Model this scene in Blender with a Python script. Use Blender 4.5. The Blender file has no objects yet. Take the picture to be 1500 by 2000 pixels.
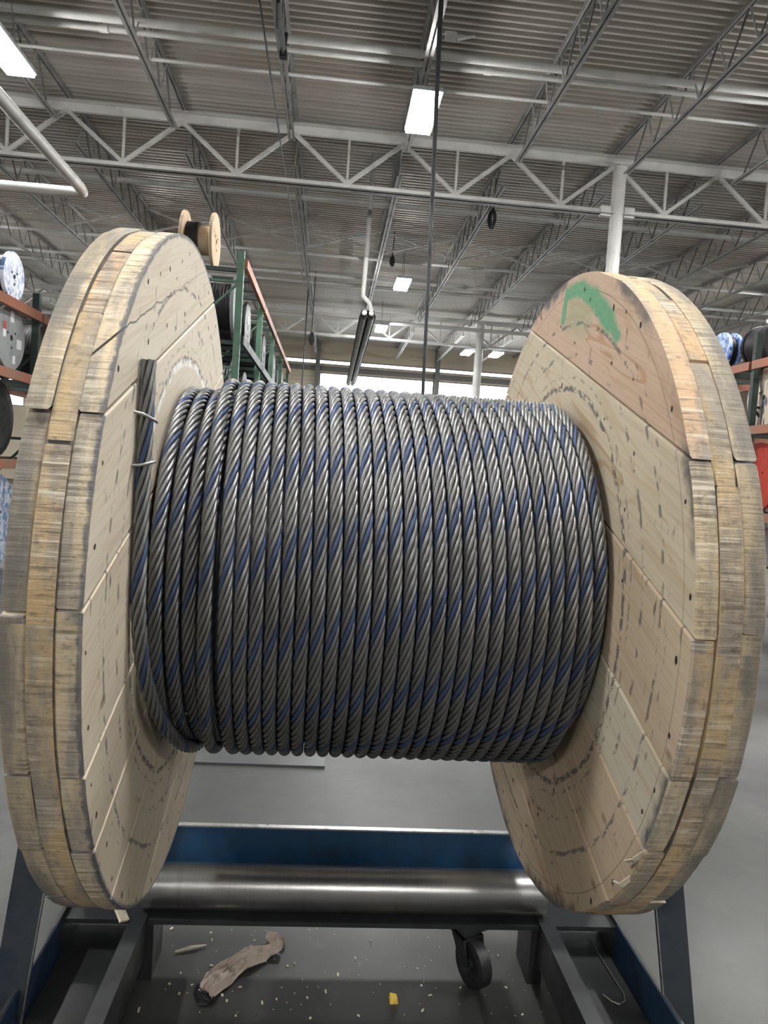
import bpy, math, random
import numpy as np
from mathutils import Matrix, Vector
random.seed(7); rng = np.random.default_rng(7)
sc = bpy.context.scene; col = sc.collection

# ------------------------------------------------------------------ camera, world, exposure
F_PX = 1411.0; CAM_Z = 1.52
YAW, PITCH, ROLL = math.radians(4.55), math.radians(-3.14), math.radians(-3.77)
def cam_axes():
    cy, sy, cp, sp, cr, sr = math.cos(YAW), math.sin(YAW), math.cos(PITCH), math.sin(PITCH), math.cos(ROLL), math.sin(ROLL)
    fwd = np.array([sy*cp, cy*cp, sp]); right = np.array([cy, -sy, 0.]); down = np.cross(fwd, right)
    return np.stack([cr*right + sr*down, -sr*right + cr*down, fwd])
CM = cam_axes()
cd = bpy.data.cameras.new('camera'); cam = bpy.data.objects.new('camera', cd); col.objects.link(cam)
cd.sensor_fit = 'HORIZONTAL'; cd.sensor_width = 36.0; cd.lens = F_PX/1500*36; cd.clip_start = 0.05; cd.clip_end = 300
r_, d_, f_ = CM
cam.matrix_world = Matrix(((r_[0], -d_[0], -f_[0], 0), (r_[1], -d_[1], -f_[1], 0), (r_[2], -d_[2], -f_[2], CAM_Z), (0, 0, 0, 1)))
sc.camera = cam
def U(px, py, X=None, Y=None, Z=None):      # surveying helper: photograph direction met with a world plane
    d = CM.T @ np.array([(px-750)/F_PX, (py-1000)/F_PX, 1.])
    s = Y/d[1] if Y is not None else ((Z-CAM_Z)/d[2] if Z is not None else X/d[0])
    p = d*s; return Vector((p[0], p[1], p[2]+CAM_Z))
world = bpy.data.worlds.new('world'); sc.world = world; world.use_nodes = True
world.node_tree.nodes['Background'].inputs[0].default_value = (0.93, 0.97, 1, 1)
world.node_tree.nodes['Background'].inputs[1].default_value = 2.2
LAMP_STRENGTH = 75.0
sc.view_settings.view_transform = 'Standard'; sc.view_settings.look = 'None'
sc.view_settings.exposure = 1.5; sc.view_settings.gamma = 1.0; sc.view_settings.use_curve_mapping = False
sc.cycles.max_bounces = 8; sc.cycles.diffuse_bounces = 5; sc.cycles.glossy_bounces = 4; sc.cycles.transparent_max_bounces = 8
sc.cycles.sample_clamp_indirect = 8.0

# ------------------------------------------------------------------ node helpers
class NT:
    def __init__(s, name):
        s.m = bpy.data.materials.new(name); s.m.use_nodes = True; s.t = s.m.node_tree
        s.b = s.t.nodes['Principled BSDF']
    def n(s, typ, **kw):
        nd = s.t.nodes.new(typ)
        for k, v in kw.items(): setattr(nd, k, v)
        return nd
    def put(s, inp, v):
        if isinstance(v, (int, float)): inp.default_value = v
        elif isinstance(v, (tuple, list)):
            inp.default_value = tuple(v) if len(v) == len(inp.default_value) else tuple(v)+(1,)
        else: s.t.links.new(v, inp)
    def math(s, op, a, b=0.0, c=None, clamp=False):
        nd = s.n('ShaderNodeMath', operation=op, use_clamp=clamp); s.put(nd.inputs[0], a); s.put(nd.inputs[1], b)
        if c is not None: s.put(nd.inputs[2], c)
        return nd.outputs[0]
    def vmath(s, op, a, b=(0, 0, 0)):
        nd = s.n('ShaderNodeVectorMath', operation=op); s.put(nd.inputs[0], a)
        if op == 'SCALE': s.put(nd.inputs[3], b)
        else: s.put(nd.inputs[1], b)
        return nd.outputs['Value'] if op in ('LENGTH', 'DOT_PRODUCT') else nd.outputs[0]
    def mix(s, f, a, b, mode='MIX'):
        nd = s.n('ShaderNodeMix', data_type='RGBA', blend_type=mode, clamp_factor=True)
        s.put(nd.inputs['Factor'], f); s.put(nd.inputs[6], a); s.put(nd.inputs[7], b); return nd.outputs[2]
    def smooth(s, v, lo, hi):
        nd = s.n('ShaderNodeMapRange', interpolation_type='SMOOTHSTEP'); s.put(nd.inputs[0], v)
        nd.inputs[1].default_value = lo; nd.inputs[2].default_value = hi; return nd.outputs[0]
    def lin(s, v, lo, hi, a=0.0, b=1.0):
        nd = s.n('ShaderNodeMapRange'); s.put(nd.inputs[0], v)
        for i, x in enumerate((lo, hi, a, b)): nd.inputs[i+1].default_value = x
        return nd.outputs[0]
    def noise(s, vec, scale=1.0, detail=3.0, rough=0.5, dist=0.0):
        nd = s.n('ShaderNodeTexNoise'); s.put(nd.inputs['Vector'], vec); nd.inputs['Scale'].default_value = scale
        nd.inputs['Detail'].default_value = detail; nd.inputs['Roughness'].default_value = rough; nd.inputs['Distortion'].default_value = dist
        return nd.outputs[0]
    def obj(s, ref=None):
        nd = s.n('ShaderNodeTexCoord')
        if ref: nd.object = ref
        return nd.outputs['Object']
    def sep(s, v):
        nd = s.n('ShaderNodeSeparateXYZ'); s.put(nd.inputs[0], v); return nd.outputs
    def comb(s, x, y, z):
        nd = s.n('ShaderNodeCombineXYZ')
        for i, v in enumerate((x, y, z)): s.put(nd.inputs[i], v)
        return nd.outputs[0]
    def scale(s, v, xyz): return s.vmath('MULTIPLY', v, xyz)
    def bump(s, h, strength=0.3, dist=0.002):
        nd = s.n('ShaderNodeBump'); nd.inputs['Strength'].default_value = strength; nd.inputs['Distance'].default_value = dist
        s.put(nd.inputs['Height'], h); s.put(s.b.inputs['Normal'], nd.outputs[0])
    def out(s, color=None, rough=None, metal=None, spec=None):
        if color is not None: s.put(s.b.inputs['Base Color'], color)
        if rough is not None: s.put(s.b.inputs['Roughness'], rough)
        if metal is not None: s.put(s.b.inputs['Metallic'], metal)
        if spec is not None: s.put(s.b.inputs['Specular IOR Level'], spec)
        return s.m

def paint(name, c, rough=0.5, metal=0.0, var=0.25, scale=6.0, spec=0.5, c2=None, bump=0.0, wear=(0.45, 0.7)):
    k = NT(name); o = k.obj(); nz = k.noise(o, scale, 5, 0.6)
    dark = c2 or tuple(x*(1-var) for x in c)
    cc = k.mix(k.smooth(nz, *wear), c, dark)
    if bump: k.bump(k.noise(o, scale*12, 3), bump, 0.002)
    return k.out(cc, k.lin(nz, 0.3, 0.7, max(rough-0.1, 0.05), min(rough+0.1, 1)), metal, spec)

def emit(name, c, strength):
    k = NT(name); k.put(k.b.inputs['Emission Color'], c); k.b.inputs['Emission Strength'].default_value = strength
    return k.out(c, 0.4)

# ------------------------------------------------------------------ mesh helpers
class MB:
    def __init__(s): s.v = []; s.f = []; s.mi = []
    def add(s, vs, fs, m=0):
        o = len(s.v); s.v += [tuple(v) for v in vs]; s.f += [tuple(i+o for i in f) for f in fs]; s.mi += [m]*len(fs); return s
    def box(s, a, b, m=0):
        x0, y0, z0 = a; x1, y1, z1 = b
        return s.add([(x0,y0,z0),(x1,y0,z0),(x1,y1,z0),(x0,y1,z0),(x0,y0,z1),(x1,y0,z1),(x1,y1,z1),(x0,y1,z1)],
                     [(0,3,2,1),(4,5,6,7),(0,1,5,4),(1,2,6,5),(2,3,7,6),(3,0,4,7)], m)
    def bar(s, p, q, w, h, up=(0, 0, 1), m=0):
        p, q = Vector(p), Vector(q); t = (q-p).normalized(); u = Vector(up)
        if abs(t.dot(u)) > 0.98: u = Vector((0, 1, 0))
        a = t.cross(u).normalized()*w/2; b = a.cross(t).normalized()*h/2
        vs = [e+i*a+j*b for e in (p, q) for i, j in ((-1,-1),(1,-1),(1,1),(-1,1))]
        return s.add(vs, [(0,1,2,3),(7,6,5,4),(0,4,5,1),(1,5,6,2),(2,6,7,3),(3,7,4,0)], m)
    def path(s, pts, r, n=8, m=0, cap=True):
        pts = [Vector(p) for p in pts]; rr = r if isinstance(r, (list, tuple)) else [r]*len(pts)
        o = len(s.v); ref = None
        for i, p in enumerate(pts):
            t = (pts[min(i+1, len(pts)-1)]-pts[max(i-1, 0)]).normalized()
            if ref is None:
                ref = Vector((0, 0, 1)) if abs(t.z) < 0.9 else Vector((1, 0, 0))
            a = (ref-t*ref.dot(t)).normalized(); b = t.cross(a); ref = a
            for k in range(n):
                g = 2*math.pi*k/n; s.v.append(tuple(p+rr[i]*(math.cos(g)*a+math.sin(g)*b)))
        for i in range(len(pts)-1):
            for k in range(n):
                s.f.append((o+i*n+k, o+i*n+(k+1) % n, o+(i+1)*n+(k+1) % n, o+(i+1)*n+k)); s.mi.append(m)
        if cap:
            s.f.append(tuple(o+k for k in range(n))[::-1]); s.f.append(tuple(o+(len(pts)-1)*n+k for k in range(n))); s.mi += [m, m]
        return s
    def tube(s, p, q, r, n=10, m=0): return s.path([p, q], r, n, m)
    def lathe(s, prof, axis='X', n=32, m=0, c=(0, 0, 0)):     # prof: list of (axial, radius), closed solid of revolution
        o = len(s.v)
        for a, r in prof:
            for k in range(n):
                g = 2*math.pi*k/n; u, w = r*math.cos(g), r*math.sin(g)
                v = {'X': (a, u, w), 'Y': (u, a, w), 'Z': (u, w, a)}[axis]; s.v.append((v[0]+c[0], v[1]+c[1], v[2]+c[2]))
        for i in range(len(prof)-1):
            for k in range(n):
                s.f.append((o+i*n+k, o+i*n+(k+1) % n, o+(i+1)*n+(k+1) % n, o+(i+1)*n+k)); s.mi.append(m)
        s.f.append(tuple(o+k for k in range(n))); s.f.append(tuple(o+(len(prof)-1)*n+k for k in range(n))); s.mi += [m, m]
        return s
    def extrude(s, poly, y0, y1, m=0):          # poly in (x,z), extruded along y
        n = len(poly); vs = [(x, y0, z) for x, z in poly]+[(x, y1, z) for x, z in poly]
        fs = [tuple(range(n)), tuple(range(2*n-1, n-1, -1))]+[(i, i+n, (i+1) % n+n, (i+1) % n) for i in range(n)]
        return s.add(vs, fs, m)
    def build(s, name, mat, parent=None, org=(0, 0, 0), smooth=None):
        me = bpy.data.meshes.new(name)
        o = Vector(org); me.from_pydata([tuple(Vector(v)-o) for v in s.v], [], s.f)
        for m in (mat if isinstance(mat, (list, tuple)) else [mat]): me.materials.append(m)
        if any(s.mi): me.polygons.foreach_set('material_index', s.mi)
        import bmesh
        bm = bmesh.new(); bm.from_mesh(me); bmesh.ops.recalc_face_normals(bm, faces=bm.faces); bm.to_mesh(me); bm.free()
        if smooth is not None: me.shade_smooth(); me.set_sharp_from_angle(angle=math.radians(smooth))
        ob = bpy.data.objects.new(name, me); col.objects.link(ob)
        if parent: ob.parent = parent
        return ob
def tag(o, label=None, cat=None, group=None, kind=None):
    if label: o['label'] = label
    if cat: o['category'] = cat
    if group: o['group'] = group
    if kind: o['kind'] = kind
    return o
def thing(name, label, cat, loc=(0, 0, 0), rz=0.0, group=None, kind=None):
    o = bpy.data.objects.new(name, None); col.objects.link(o); o.location = loc; o.rotation_euler = (0, 0, rz)
    o.empty_display_size = 0.05
    return tag(o, label, cat, group, kind)
def solo(mb, name, mat, loc, label, cat, group=None, kind=None, smooth=None):   # a one-mesh thing; vertices are world coords
    o = mb.build(name, mat, None, loc, smooth); o.location = loc; return tag(o, label, cat, group, kind)
def dup(root, loc, label, rz=None, group=None):
    r = root.copy(); col.objects.link(r); r.location = loc; r['label'] = label
    if rz is not None: r.rotation_euler = (0, 0, rz)
    if group: r['group'] = group
    for ch in list(root.children):
        c = ch.copy(); col.objects.link(c); c.parent = r
        for g in list(ch.children):
            d = g.copy(); col.objects.link(d); d.parent = c
    return r
ORD = ['leftmost', 'second from the left', 'third from the left', 'fourth from the left', 'fifth from the left', 'sixth from the left', 'seventh from the left',
       'eighth from the left', 'ninth from the left', 'tenth from the left', 'eleventh from the left', 'twelfth from the left', 'thirteenth from the left',
       'fourteenth from the left', 'fifteenth from the left', 'sixteenth from the left', 'seventeenth from the left', 'eighteenth from the left',
       'nineteenth from the left', 'twentieth from the left']

# ------------------------------------------------------------------ materials
def concrete():
    k = NT('concrete_floor'); o = k.obj()
    a = k.noise(o, 0.8, 6, 0.65); b = k.noise(o, 7, 4, 0.7); c = k.noise(k.scale(o, (3, 30, 1)), 2, 3)
    cc = k.mix(k.smooth(a, 0.35, 0.7), (0.062, 0.063, 0.0605), (0.043, 0.043, 0.0415))
    cc = k.mix(k.math('MULTIPLY', k.smooth(b, 0.55, 0.75), 0.30), cc, (0.10, 0.10, 0.097))
    cc = k.mix(k.math('MULTIPLY', k.smooth(c, 0.6, 0.8), 0.3), cc, (0.045, 0.045, 0.045))
    k.bump(b, 0.08, 0.003)
    return k.out(cc, k.lin(a, 0.3, 0.7, 0.34, 0.5), 0, 0.30)
def deck_mat():
    k = NT('deck_steel'); o = k.obj(); a = k.noise(k.scale(o, (0.15, 2, 1)), 1.5, 5, 0.6); b = k.noise(o, 0.35, 3)
    cc = k.mix(k.smooth(a, 0.35, 0.7), (0.66, 0.63, 0.59), (0.54, 0.51, 0.465))
    cc = k.mix(k.math('MULTIPLY', k.smooth(b, 0.45, 0.65), 0.3), cc, (0.60, 0.53, 0.45))
    return k.out(cc, 0.5, 0.4, 0.4)
M = {}
M['floor'] = concrete(); M['deck'] = deck_mat()
M['joist'] = paint('joist_paint', (0.40, 0.39, 0.375), 0.5, 0.2, 0.3, 3)
M['joist_rod'] = paint('rod_paint', (0.52, 0.51, 0.49), 0.45, 0.2, 0.3, 3)
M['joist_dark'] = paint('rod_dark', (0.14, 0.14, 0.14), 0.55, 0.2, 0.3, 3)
M['truss'] = paint('truss_paint', (0.62, 0.61, 0.585), 0.45, 0.1, 0.2, 3)
M['white'] = paint('white_paint', (0.74, 0.735, 0.71), 0.45, 0, 0.15, 3)
M['cream'] = paint('cream_wall', (0.62, 0.55, 0.42), 0.7, 0, 0.15, 0.5)
M['wallgrey'] = paint('grey_wall', (0.20, 0.195, 0.185), 0.7, 0, 0.15, 0.5)
M['lens'] = emit('lamp_lens', (1.0, 0.995, 0.975), LAMP_STRENGTH)
M['lamp_body'] = paint('lamp_body', (0.66, 0.70, 0.74), 0.4, 0.3)
M['wire'] = paint('hanger_wire', (0.2, 0.2, 0.2), 0.4, 0.6)
M['black'] = paint('black_rubber', (0.022, 0.022, 0.024), 0.5, 0, 0.3)
M['heater'] = paint('heater_black', (0.03, 0.03, 0.03), 0.45, 0.2)
M['green'] = paint('rack_green', (0.10, 0.20, 0.13), 0.5, 0.1, 0.3, 4)
M['dgreen'] = paint('rack_dark_green', (0.035, 0.06, 0.05), 0.5, 0.1, 0.3, 4)
M['orange'] = paint('rack_orange', (0.42, 0.16, 0.09), 0.55, 0.1, 0.3, 3, c2=(0.33, 0.2, 0.15))
M['pine'] = paint('pine', (0.55, 0.42, 0.28), 0.7, 0, 0.3, 5)
M['greywood'] = paint('grey_reel_face', (0.33, 0.35, 0.35), 0.65, 0, 0.3, 4)
M['label'] = paint('label_paper', (0.85, 0.85, 0.86), 0.6, 0, 0.08, 20)
M['red'] = paint('red_paint', (0.55, 0.06, 0.04), 0.5, 0, 0.2)
M['blue'] = paint('frame_blue', (0.018, 0.075, 0.165), 0.42, 0.1, 0.5, 9, c2=(0.022, 0.05, 0.095))
M['steelgrey'] = paint('frame_steel', (0.075, 0.085, 0.10), 0.42, 0.4, 0.4, 6, c2=(0.035, 0.055, 0.09))
M['darksteel'] = paint('dark_steel', (0.055, 0.057, 0.06), 0.4, 0.5, 0.3, 8)
M['shadeblue'] = paint('shaded_blue', (0.010, 0.034, 0.075), 0.5, 0.1, 0.5, 9, c2=(0.012, 0.022, 0.04))  # frame blue darkened: the shadow inside the side channels is painted into the colour
M['floorplate'] = paint('floor_plate_steel', (0.075, 0.078, 0.08), 0.4, 0.2, 0.25, 3)
M['edge'] = paint('worn_edge', (0.55, 0.55, 0.54), 0.35, 0.8, 0.4, 25)
M['paper'] = paint('kraft_paper', (0.50, 0.42, 0.35), 0.8, 0, 0.25, 30, c2=(0.36, 0.295, 0.24))
M['chip'] = paint('wood_chip', (0.75, 0.68, 0.52), 0.8, 0, 0.2, 60)
M['yellow'] = paint('yellow_foam', (0.85, 0.62, 0.10), 0.7, 0, 0.2, 60)
M['nail'] = paint('nail_steel', (0.42, 0.41, 0.39), 0.35, 0.85, 0.3, 90)
M['hole'] = paint('nail_hole', (0.03, 0.025, 0.02), 0.8)
M['blueplastic'] = paint('blue_plastic', (0.05, 0.10, 0.30), 0.45)
def glass():
    k = NT('window_glass'); k.t.nodes.remove(k.b); out = k.t.nodes['Material Output']
    tr = k.n('ShaderNodeBsdfTransparent'); tr.inputs[0].default_value = (0.95, 0.97, 0.97, 1); gl = k.n('ShaderNodeBsdfGlossy'); gl.inputs['Roughness'].default_value = 0.05
    fr = k.n('ShaderNodeFresnel'); mx = k.n('ShaderNodeMixShader'); k.t.links.new(fr.outputs[0], mx.inputs[0])
    k.t.links.new(tr.outputs[0], mx.inputs[1]); k.t.links.new(gl.outputs[0], mx.inputs[2]); k.t.links.new(mx.outputs[0], out.inputs[0]); return k.m
M['glass'] = glass()
def bare_pipe():
    k = NT('bare_steel_pipe'); o = k.obj()
    a = k.noise(k.scale(o, (260, 5, 5)), 1, 3, 0.6); b = k.noise(k.scale(o, (22, 2, 2)), 1, 5, 0.7); c = k.noise(k.scale(o, (3, 12, 12)), 1, 4)
    cc = k.mix(k.math('MULTIPLY', k.smooth(a, 0.45, 0.7), 0.25), (0.46, 0.455, 0.44), (0.28, 0.27, 0.26))
    cc = k.mix(k.math('MULTIPLY', k.smooth(b, 0.55, 0.72), 0.3), cc, (0.16, 0.14, 0.125))
    cc = k.mix(k.math('MULTIPLY', k.smooth(c, 0.5, 0.7), 0.35), cc, (0.22, 0.20, 0.18))
    return k.out(cc, k.lin(b, 0.3, 0.7, 0.27, 0.33), 0.95)
M['pipe'] = bare_pipe()
def rope_mat(name, base, hi, metal, nw=9.0):
    k = NT(name); uv = k.n('ShaderNodeUVMap').outputs[0]; x, y, z = k.sep(uv)
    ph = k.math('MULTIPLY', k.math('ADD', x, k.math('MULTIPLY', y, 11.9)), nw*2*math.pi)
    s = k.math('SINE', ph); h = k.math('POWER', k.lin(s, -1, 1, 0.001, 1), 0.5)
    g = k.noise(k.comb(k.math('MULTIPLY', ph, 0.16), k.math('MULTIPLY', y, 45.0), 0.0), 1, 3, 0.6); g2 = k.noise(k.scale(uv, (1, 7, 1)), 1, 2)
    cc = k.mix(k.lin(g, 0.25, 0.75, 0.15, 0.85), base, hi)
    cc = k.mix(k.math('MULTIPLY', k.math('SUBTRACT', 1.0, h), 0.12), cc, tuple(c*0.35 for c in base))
    cc = k.mix(k.math('MULTIPLY', k.smooth(g2, 0.45, 0.7), 0.35), cc, tuple(c*0.55 for c in base))
    k.bump(h, 0.13, 0.0004)
    return k.out(cc, k.lin(g, 0.3, 0.7, 0.5, 0.38), metal, 0.5)
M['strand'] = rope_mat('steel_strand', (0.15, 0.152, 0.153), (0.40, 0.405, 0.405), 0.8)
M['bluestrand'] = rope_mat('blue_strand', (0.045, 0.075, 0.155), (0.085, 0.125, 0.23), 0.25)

# ------------------------------------------------------------------ building shell
DECK = 7.92; TRUSS_Y = (13.75, 28.75); WALL_Y = 37.2; PITCHX = 2.03; X0 = 1.02
WX = 22.0; BACK = -14.0
fl = MB().box((-WX, BACK, -0.2), (WX, WALL_Y, 0)).build('floor', M['floor']); tag(fl, 'grey polished concrete factory floor', kind='structure')
mb = MB(); p = 0.152; y = BACK
prof = []
while y < WALL_Y:
    prof += [(y, DECK), (y+0.045, DECK), (y+0.058, DECK+0.12), (y+0.139, DECK+0.12)]; y += p
n = len(prof)
mb.add([(-WX, a, b) for a, b in prof]+[(WX, a, b) for a, b in prof], [(i, i+1, i+1+n, i+n) for i in range(n-1)])
ce = mb.build('ceiling', M['deck']); tag(ce, 'ribbed steel roof deck overhead', kind='structure')
roof = MB().box((-WX, BACK, DECK+0.125), (WX, WALL_Y, DECK+0.25)).build('ceiling_roof', M['wallgrey']); tag(roof, 'flat roof build-up above the ribbed deck', kind='structure')
for nm, a, b in (('wall_left', (-WX-0.2, BACK, 0), (-WX, WALL_Y, DECK+0.2)), ('wall_right', (WX, BACK, 0), (WX+0.2, WALL_Y, DECK+0.2)),
                 ('wall_back', (-WX, BACK-0.2, 0), (WX, BACK, DECK+0.2))):
    tag(MB().box(a, b).build(nm, M['wallgrey']), 'plain grey factory wall', kind='structure')
# far wall with a strip of glazing above large windows
WIN = [(-17.6, -15.2, 3.6, 5.4), (-14.9, -12.6, 3.6, 5.4), (-0.78, 5.10, 3.2, 6.38), (5.32, 11.4, 3.2, 6.38), (11.7, 17.4, 3.2, 6.38)]
STRIP = (-2.9, 17.4, 6.78, 7.04)
fw = MB()
xs = sorted(set([-WX, WX]+[v for w_ in WIN for v in w_[:2]]+list(STRIP[:2])))
zs = sorted(set([0, DECK+0.2]+[v for w_ in WIN for v in w_[2:]]+list(STRIP[2:])))
for i in range(len(xs)-1):
    for j in range(len(zs)-1):
        cx, cz = (xs[i]+xs[i+1])/2, (zs[j]+zs[j+1])/2
        if any(a < cx < b and c < cz < d for a, b, c, d in WIN+[STRIP]): continue
        fw.box((xs[i], WALL_Y, zs[j]), (xs[i+1], WALL_Y+0.2, zs[j+1]))
tag(fw.build('wall_far', M['cream']), 'cream far wall with bright windows', kind='structure')
for i, (a, b, c, d) in enumerate(WIN+[STRIP]):
    fr = MB(); t = 0.05
    for q in (((a, WALL_Y+0.02, c), (b, WALL_Y+0.12, c+t)), ((a, WALL_Y+0.02, d-t), (b, WALL_Y+0.12, d)), ((a, WALL_Y+0.02, c+t), (a+t, WALL_Y+0.12, d-t)), ((b-t, WALL_Y+0.02, c+t), (b, WALL_Y+0.12, d-t))): fr.box(*q)
    w_ = fr.build('window_%d' % (i+1), M['wallgrey']); tag(w_, 'bright window in the far wall', kind='structure')
    MB().box((a+t, WALL_Y+0.06, c+t), (b-t, WALL_Y+0.075, d-t)).build('pane', M['glass'], w_)
tag(MB().box((-7, WALL_Y-0.06, 6.45), (17.6, WALL_Y-0.002, 6.70)).build('trim_1', M['wallgrey']), 'grey girt below the strip of glazing', kind='structure')
sd = MB()
for k in range(14): sd.box((-7.0, WALL_Y-0.05, 3.4+k*0.21), (-0.95, WALL_Y-0.004, 3.4+k*0.21+0.19))
tag(sd.build('trim_2', M['cream']), 'cream horizontal siding left of the far windows', kind='structure')
for xx in (-0.9, 5.21):
    tag(MB().box((xx-0.11, WALL_Y-0.28, 0), (xx+0.11, WALL_Y-0.07, DECK-0.05)).build('trim_3', M['wallgrey']), 'grey steel wall post between far windows', kind='structure')

# ------------------------------------------------------------------ roof trusses
ZT, ZB = 7.62, 6.80
def truss(Y, label):
    t = thing('roof_truss', label, 'truss', (0, Y, 0), kind='structure')
    o = (0, Y, 0)
    def sec(z0, zz, w=0.07):
        m = MB()
        for s in (-1, 1):
            m.box((-21.5, Y+s*0.02-0.006*(s < 0)+0.0, z0), (21.5, Y+s*0.02+0.006*(s > 0), zz))
            m.box((-21.5, Y+min(s*0.02, s*(0.02+w)), zz-0.012 if zz > ZT else z0), (21.5, Y+max(s*0.02, s*(0.02+w)), zz if zz > ZT else z0+0.012))
        return m
    sec(ZT-0.02, ZT+0.14, 0.11).build('top_chord', M['white'], t, o); sec(ZB-0.1, ZB, 0.09).build('bottom_chord', M['truss'], t, o)
    d1 = MB().bar((0, 0, ZT), (PITCHX/2, 0, ZB), 0.07, 0.055, (0, 1, 0)); d2 = MB().bar((0, 0, ZT), (-PITCHX/2, 0, ZB), 0.07, 0.055, (0, 1, 0)); v1 = MB().bar((0, 0, ZT), (0, 0, ZB), 0.045, 0.045)
    protos = [d1.build('diagonal', M['truss'], t), d2.build('diagonal', M['truss'], t), v1.build('vertical', M['truss'], t)]
    for k in range(-10, 10):
        for j, pr in enumerate(protos):
            q = pr if k == -10 else pr.copy()
            if k != -10: col.objects.link(q)
            q.location = (X0+k*PITCHX+(PITCHX/2 if j == 2 else 0), 0, 0)
    return t
truss(TRUSS_Y[0], 'white steel roof truss spanning the upper picture in front of the others')
truss(TRUSS_Y[1], 'distant white steel roof truss just above the far windows')

# ------------------------------------------------------------------ open-web joists
def joist_proto(L, split, label, loc, panel=0.75):
    t = thing('roof_joist', label, 'joist', loc, kind='structure'); zt, zb = -0.02, -0.62     # local z, deck underside = 0
    for nm, z, y0, y1 in (('top_chord', zt, 0, L), ('bottom_chord', zb, 0.55, L-0.55)):
        m = MB()
        for s in (-1, 1):
            m.box((min(s*0.012, s*0.018), y0, z-0.05), (max(s*0.012, s*0.018), y1, z)); m.box((min(s*0.012, s*0.06), y0, z-0.006 if z == zt else z-0.05), (max(s*0.012, s*0.06), y1, z if z == zt else z-0.044))
        m.build(nm, M['joist'], t)
    k = int((L-1.2)/panel); a = MB().tube((0, 0, zb-0.02), (0, 0.28, zt-0.02), 0.013, 5); b = MB().tube((0, 0.28, zt-0.02), (0, 0.75, zb-0.02), 0.016, 5)
    if split:
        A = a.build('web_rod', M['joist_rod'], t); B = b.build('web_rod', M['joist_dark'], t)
        for i in range(k):
            for pr in (A, B):
                q = pr if i == 0 else pr.copy()
                if i: col.objects.link(q)
                q.location = (0, 0.6+i*panel, 0)
    else:
        m = MB()
        for i in range(k):
            o = 0.6+i*panel; m.tube((0, o, zb-0.02), (0, o+0.28, zt-0.02), 0.013, 4); m.tube((0, o+0.28, zt-0.02), (0, o+panel, zb-0.02), 0.016, 4)
        m.build('web', M['joist_rod'], t)
    return t
bays = [(-1.25, 15.0, range(-4, 5), True, 'before the nearest truss'), (13.75, 15.0, range(-7, 8), True, 'between the two trusses'), (28.75, 8.4, range(-8, 9), False, 'beyond the far truss by the windows')]
for (y0, L, ks, split, where) in bays:
    pr = None
    for i, k in enumerate(ks):
        lb = 'grey open-web roof joist, %s, %s' % (ORD[i], where); loc = (X0+k*PITCHX, y0, DECK)
        if pr is None: pr = joist_proto(L, split, lb, loc)
        else: dup(pr, loc, lb)
# cross bridging between joists
YB = U(601, 480, Z=DECK-0.62).y
for i, k in enumerate(range(-5, 7)):
    t = thing('cross_brace', 'thin white X-shaped bracing between roof joists, %s of its row' % ORD[i], 'brace', (X0+k*PITCHX, YB, DECK), kind='structure')
    MB().bar((0.03, 0, -0.06), (PITCHX-0.03, 0, -0.64), 0.05, 0.02, (0, 1, 0)).build('brace_rod', M['white'], t)
    MB().bar((0.03, 0.03, -0.64), (PITCHX-0.03, 0.03, -0.06), 0.05, 0.02, (0, 1, 0)).build('brace_rod', M['white'], t)

# ------------------------------------------------------------------ columns
def column(x, Y, label, r=0.125):
    t = thing('steel_column', label, 'column', (x, Y, 0), kind='structure')
    MB().lathe([(0.02, r), (ZT-0.02, r)], 'Z', 24).build('shaft', M['white'], t, smooth=40)
    MB().box((-0.2, -0.2, 0), (0.2, 0.2, 0.02)).build('base_plate', M['white'], t)
    MB().box((-0.19, -0.19, ZT-0.03), (0.19, 0.19, ZT)).build('cap_plate', M['white'], t)
    for s in (-1, 1): MB().box((min(s*0.13, s*0.33), -0.05, ZB-0.14), (max(s*0.13, s*0.33), 0.05, ZB+0.05)).build('bracket', M['white'], t)
column(5.17, TRUSS_Y[0], 'round white steel column rising behind the right wooden flange')
column(5.65, TRUSS_Y[1], 'distant white steel column in front of the far windows', 0.16)

# ------------------------------------------------------------------ pipes under the deck
def run_pipe(px, py, r, label, z=DECK-0.32, fit=(), x0=-14, x1=16):
    Y = U(px, py, Z=z).y; t = thing('ceiling_pipe', label, 'pipe', (0, Y, z))
    MB().tube((x0, 0, 0), (x1, 0, 0), r, 10).build('pipe', M['white'], t, smooth=40)
    for x in fit: MB().lathe([(-0.06, r*1.35), (0.06, r*1.35)], 'X', 12, c=(x, 0, 0)).tube((x, 0, 0), (x, 0, 0.12), r*0.6, 8).build('sprinkler_fitting', M['white'], t)
    return t
run_pipe(750, 97, 0.055, 'thick white ceiling pipe nearest the viewer')
run_pipe(750, 117, 0.04, 'white sprinkler pipe just behind the thick near ceiling pipe', fit=(-3.6, 2.0))
run_pipe(750, 165, 0.028, 'thin white pipe between the hanging lamp and the nearest truss')
run_pipe(750, 400, 0.06, 'white ceiling pipe directly beyond the nearest truss')
run_pipe(750, 508, 0.05, 'white ceiling pipe behind the X-shaped bracing')
run_pipe(750, 548, 0.05, 'white ceiling pipe a little before the distant truss', fit=(4.0,))
run_pipe(750, 563, 0.05, 'white ceiling pipe closest to the distant truss')
run_pipe(750, 630, 0.07, 'pale reddish pipe running along the distant truss', z=7.1)
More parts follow.
